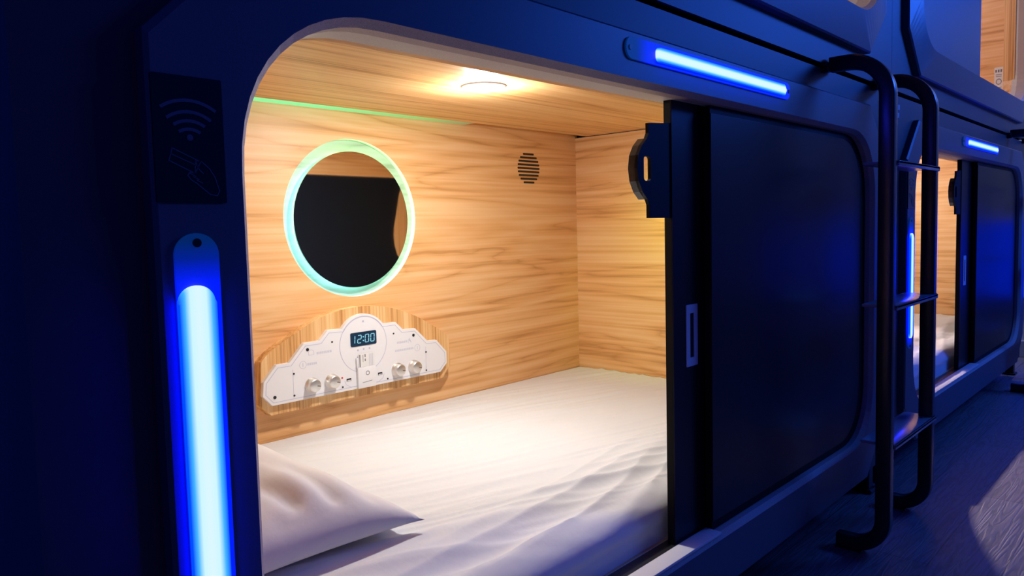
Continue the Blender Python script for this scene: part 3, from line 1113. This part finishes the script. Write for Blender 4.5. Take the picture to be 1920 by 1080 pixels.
def light_bar(tx, vertical, label, z_off=0.0, x_off=0.0):
    if vertical:
        x0, x1, z0, z1 = 0.288 + tx, 0.330 + tx, -0.415, 0.003
        c0, c1, d0, d1 = 0.2875 + tx, 0.3235 + tx, -0.380, -0.046
    else:
        x0, x1, z0, z1 = 1.022 + tx + x_off, 1.660 + tx + x_off, 0.2705, 0.3065
        c0, c1, d0, d1 = 1.108 + tx + x_off, 1.630 + tx + x_off, 0.2760, 0.3000
    root = thing('light_bar', label, 'light bar', ((x0 + x1) / 2, 0.0, z0), 'blue light bars on the pod frames')
    r = min(x1 - x0, z1 - z0) / 2
    name = 'blue_diffuser_plate'
    if vertical:
        mp = axis_glow(name, 'Z', (d0 + d1) / 2, (z1 - z0) / 2, [(0.0, (0.0, 0.012, 1.0)), (0.80, (0.0, 0.010, 0.95)), (0.92, (0.0, 0.012, 0.25)), (1.0, (0.0, 0.016, 0.10))], 1.0)
        mc = axis_glow('lit_blue_tube', 'X', (c0 + c1) / 2, (c1 - c0) / 2, CORE, 1.0)
    else:
        mp = axis_glow(name, 'X', (c0 + c1) / 2, (x1 - x0) / 2, [(0.0, (0.0, 0.012, 1.0)), (0.86, (0.0, 0.010, 0.95)), (0.97, (0.0, 0.012, 0.25)), (1.0, (0.0, 0.016, 0.10))], 1.0)
        mc = axis_glow('lit_blue_tube', 'Z', (d0 + d1) / 2, (d1 - d0) / 2, CORE, 1.0)
    for m in (mp, mc):
        m.node_tree.nodes['Principled BSDF'].inputs['Emission Strength'].default_value = 1.0 if m is mp else 24.0
    prism_obj('diffuser_plate', mp, rrect(x0, x1, z0, z1, r * 0.98, k=10), -0.0035, 0.0005, root, bevel=0.001)
    cr = min(c1 - c0, d1 - d0) / 2
    prism_obj('lit_tube', mc, rrect(c0, c1, d0, d1, cr * 0.95 if vertical else cr * 0.8, k=8), -0.0085, -0.0030, root, bevel=0.003)
    scr = ((x0 + x1) / 2, z1 - 0.009), ((x0 + x1) / 2, z0 + 0.009)
    if not vertical:
        scr = (x0 + 0.011, (z0 + z1) / 2), (x1 - 0.007, (z0 + z1) / 2)
    for sx_, sz_ in scr:
        bm = bmesh.new()
        disc_prism(bm, sx_, sz_, 0.0042, -0.0048, -0.003, n=16)
        finish('screw', bm, M['black'], root)
    return root


light_bar(0, True, 'upright blue light bar on the nearest frame post below the card reader')
light_bar(0, False, 'long slanting blue light bar over the nearest pod door')
light_bar(P, True, 'upright blue light bar on the far frame post behind the ladder')
light_bar(P, False, 'short looking blue light bar over the far pod doorway', x_off=-0.065)

# ------------------------------------------------------------------ card readers


def card_reader(tx, label):
    root = thing('card_reader', label, 'card reader', (0.308 + tx, 0.0, 0.032), 'contactless card readers on the frame posts')
    x0, x1, z0, z1 = 0.2755 + tx, 0.3415 + tx, 0.0315, 0.1485
    prism_obj('reader_plate', M['reader'], rrect(x0, x1, z0, z1, 0.0015, k=3), -0.002, 0.0005, root)
    cx = 0.3085 + tx
    bm = bmesh.new()
    cz = 0.094
    for r, deg in ((0.0185, 33), (0.0262, 34), (0.0345, 37), (0.0450, 35)):
        h = math.radians(deg)
        pts = [(cx + r * math.sin(-h + 2 * h * k / 14), 0.0812 + r * math.cos(-h + 2 * h * k / 14)) for k in range(15)]
        tube_lines(bm, pts, 0.0030, -0.0026, -0.0018)
    disc_prism(bm, cx, cz - 0.002, 0.003, -0.0026, -0.0018, n=14)
    finish('wave_symbol', bm, M['symbol'], root)
    bm = bmesh.new()
    crd = [(cx - 0.017, 0.0815), (cx + 0.009, 0.0700), (cx + 0.003, 0.0590), (cx - 0.0205, 0.0700)]
    tube_lines(bm, crd, 0.0009, -0.0025, -0.0018, True)
    tube_lines(bm, [(cx - 0.019, 0.0765), (cx + 0.007, 0.0655)], 0.0008, -0.0025, -0.0018)
    finish('card_symbol', bm, M['symbol'], root)
    bm = bmesh.new()
    hand = [(cx + 0.004, 0.0710), (cx + 0.010, 0.0700), (cx + 0.017, 0.0640), (cx + 0.022, 0.0560), (cx + 0.026, 0.0430), (cx + 0.0235, 0.0385),
            (cx + 0.017, 0.0395), (cx + 0.010, 0.0450), (cx + 0.004, 0.0500), (cx - 0.001, 0.0530), (cx - 0.004, 0.0570), (cx - 0.002, 0.0600), (cx + 0.003, 0.0590)]
    tube_lines(bm, hand, 0.0009, -0.0025, -0.0018, True)
    tube_lines(bm, [(cx + 0.004, 0.0710), (cx + 0.006, 0.0640), (cx + 0.011, 0.0590)], 0.0009, -0.0025, -0.0018)
    for k in range(3):
        tube_lines(bm, [(cx - 0.002 + 0.003 * k, 0.0590 - 0.003 * k), (cx + 0.004 + 0.003 * k, 0.0560 - 0.003 * k)], 0.0008, -0.0025, -0.0018)
    finish('hand_symbol', bm, M['symbol'], root)


card_reader(0, 'black card reader with wave and hand symbols on the nearest frame post')
card_reader(P, 'black card reader on the far frame post behind the ladder')

# ------------------------------------------------------------------ ladders


def sweep(bm, path, w, h, bev=0.006):
    """rounded bar along a path of (y, z), w across x, h in the y-z plane; returns nothing"""
    prof = []
    for sx, sh in ((-1, -1), (1, -1), (1, 1), (-1, 1)):
        for a in range(4):
            ang = {(-1, -1): PI, (1, -1): 1.5 * PI, (1, 1): 0, (-1, 1): 0.5 * PI}[(sx, sh)] + 0.5 * PI * a / 3
            prof.append((sx * (w / 2 - bev) + bev * math.cos(ang), sh * (h / 2 - bev) + bev * math.sin(ang)))
    rings = []
    n = len(path)
    for i in range(n):
        x, y, z = path[i]
        a, b = path[max(i - 1, 0)], path[min(i + 1, n - 1)]
        t = Vector((0, b[1] - a[1], b[2] - a[2])).normalized()
        nn = Vector((0, -t.z, t.y))
        rings.append([bm.verts.new((x + p, y + nn.y * q, z + nn.z * q)) for p, q in prof])
    for a, b in zip(rings[:-1], rings[1:]):
        bridge(bm, a, b, smooth=True)
    bm.faces.new(rings[0])
    bm.faces.new(rings[-1][::-1])


def ladder(tx, label):
    root = thing('ladder', label, 'ladder', (2.13 + tx, -0.06, FLOOR), 'black ladders between the pods')
    for x in (1.947, 2.317):
        x += tx
        path = [(x, 0.012, 0.3895), (x, -0.03, 0.3895)]
        for i in range(1, 15):
            a = PI / 2 + PI / 2 * i / 14
            path.append((x, -0.030 + 0.0925 * math.cos(a), 0.297 + 0.0925 * math.sin(a)))
        path.append((x, -0.1225, 0.15))
        path.append((x, -0.1225, -0.40))
        for i in range(0, 13):
            a = PI + PI / 2 * i / 12
            path.append((x, -0.050 + 0.0725 * math.cos(a), -0.7495 + 0.0725 * math.sin(a)))
        path.append((x, -0.012, -0.822))
        bm = bmesh.new()
        sweep(bm, path, 0.034, 0.036)
        rail = finish('rail', bm, M['rail'], root, smooth=True, angle=0.7)
        # mounting strap and bolt at the seam
        bm = bmesh.new()
        box(bm, x - 0.055, x + 0.017, 0.004, 0.0195, 0.380, 0.391, bevel=0.002)
        box(bm, x - 0.046, x - 0.030, 0.002, 0.020, 0.366, 0.381, bevel=0.002)
        finish('mounting_hook', bm, M['rail'], rail)
        bm = bmesh.new()
        box(bm, x - 0.020, x + 0.020, -0.075, -0.010, FLOOR, -0.8385, bevel=0.0015)
        finish('foot_pad', bm, M['black'], rail)
    for z in (0.139, -0.2135, -0.561):
        bm = bmesh.new()
        xa, xb = 1.962 + tx, 2.330 + tx
        y0, y1 = -0.1445, -0.060
        box(bm, xa, xb, y0, y1, z - 0.005, z + 0.003, bevel=0.002)
        box(bm, xa, xb, y0, y0 + 0.006, z - 0.010, z + 0.003, bevel=0.002)
        finish('rung', bm, M['rung'], root, smooth=True, angle=0.7)


ladder(0, 'black ladder of two bent rails standing between the two lower pods')
ladder(P, 'black ladder at the far end of the row, cut by the right edge')

# ------------------------------------------------------------------ small marks and notice
bm = bmesh.new()
for dims in ((2.518, 2.534, 0.336, 0.352), (2.514, 2.529, 0.312, 0.327), (2.511, 2.514, 0.29, 0.345)):
    prism(bm, [(dims[0], dims[2]), (dims[1], dims[2]), (dims[1], dims[3]), (dims[0], dims[3])], 0.018, 0.0205)
tag(finish('wall_number', bm, M['white_paint']), 'small white marks on the blue panel beside the ladder rail', 'sign')

nx_ = P + 2.2035
root = thing('notice', 'small printed white notice on the wood inside the far upper pod', 'notice', (nx_, 0.108, 0.62))
box_obj('sheet', M['paper'], (nx_ - 0.0015, nx_, 0.093, 0.131, 0.615, 0.752), root)
bm = bmesh.new()
for k in range(3):
    box(bm, nx_ - 0.0022, nx_ - 0.0012, 0.098 + 0.011 * k, 0.105 + 0.011 * k, 0.727, 0.740)
for k in range(2):
    box(bm, nx_ - 0.0022, nx_ - 0.0012, 0.099, 0.124, 0.713 - 0.008 * k, 0.716 - 0.008 * k)
for k in range(4):
    box(bm, nx_ - 0.0022, nx_ - 0.0012, 0.099, 0.124, 0.650 - 0.008 * k, 0.653 - 0.008 * k)
for k in range(20):
    a = 2 * PI * k / 20
    box(bm, nx_ - 0.0022, nx_ - 0.0012, 0.1115 + 0.011 * math.cos(a) - 0.0015, 0.1115 + 0.011 * math.cos(a) + 0.0015, 0.680 + 0.013 * math.sin(a) - 0.002, 0.680 + 0.013 * math.sin(a) + 0.002)
finish('printed_text', bm, M['ink'], root)
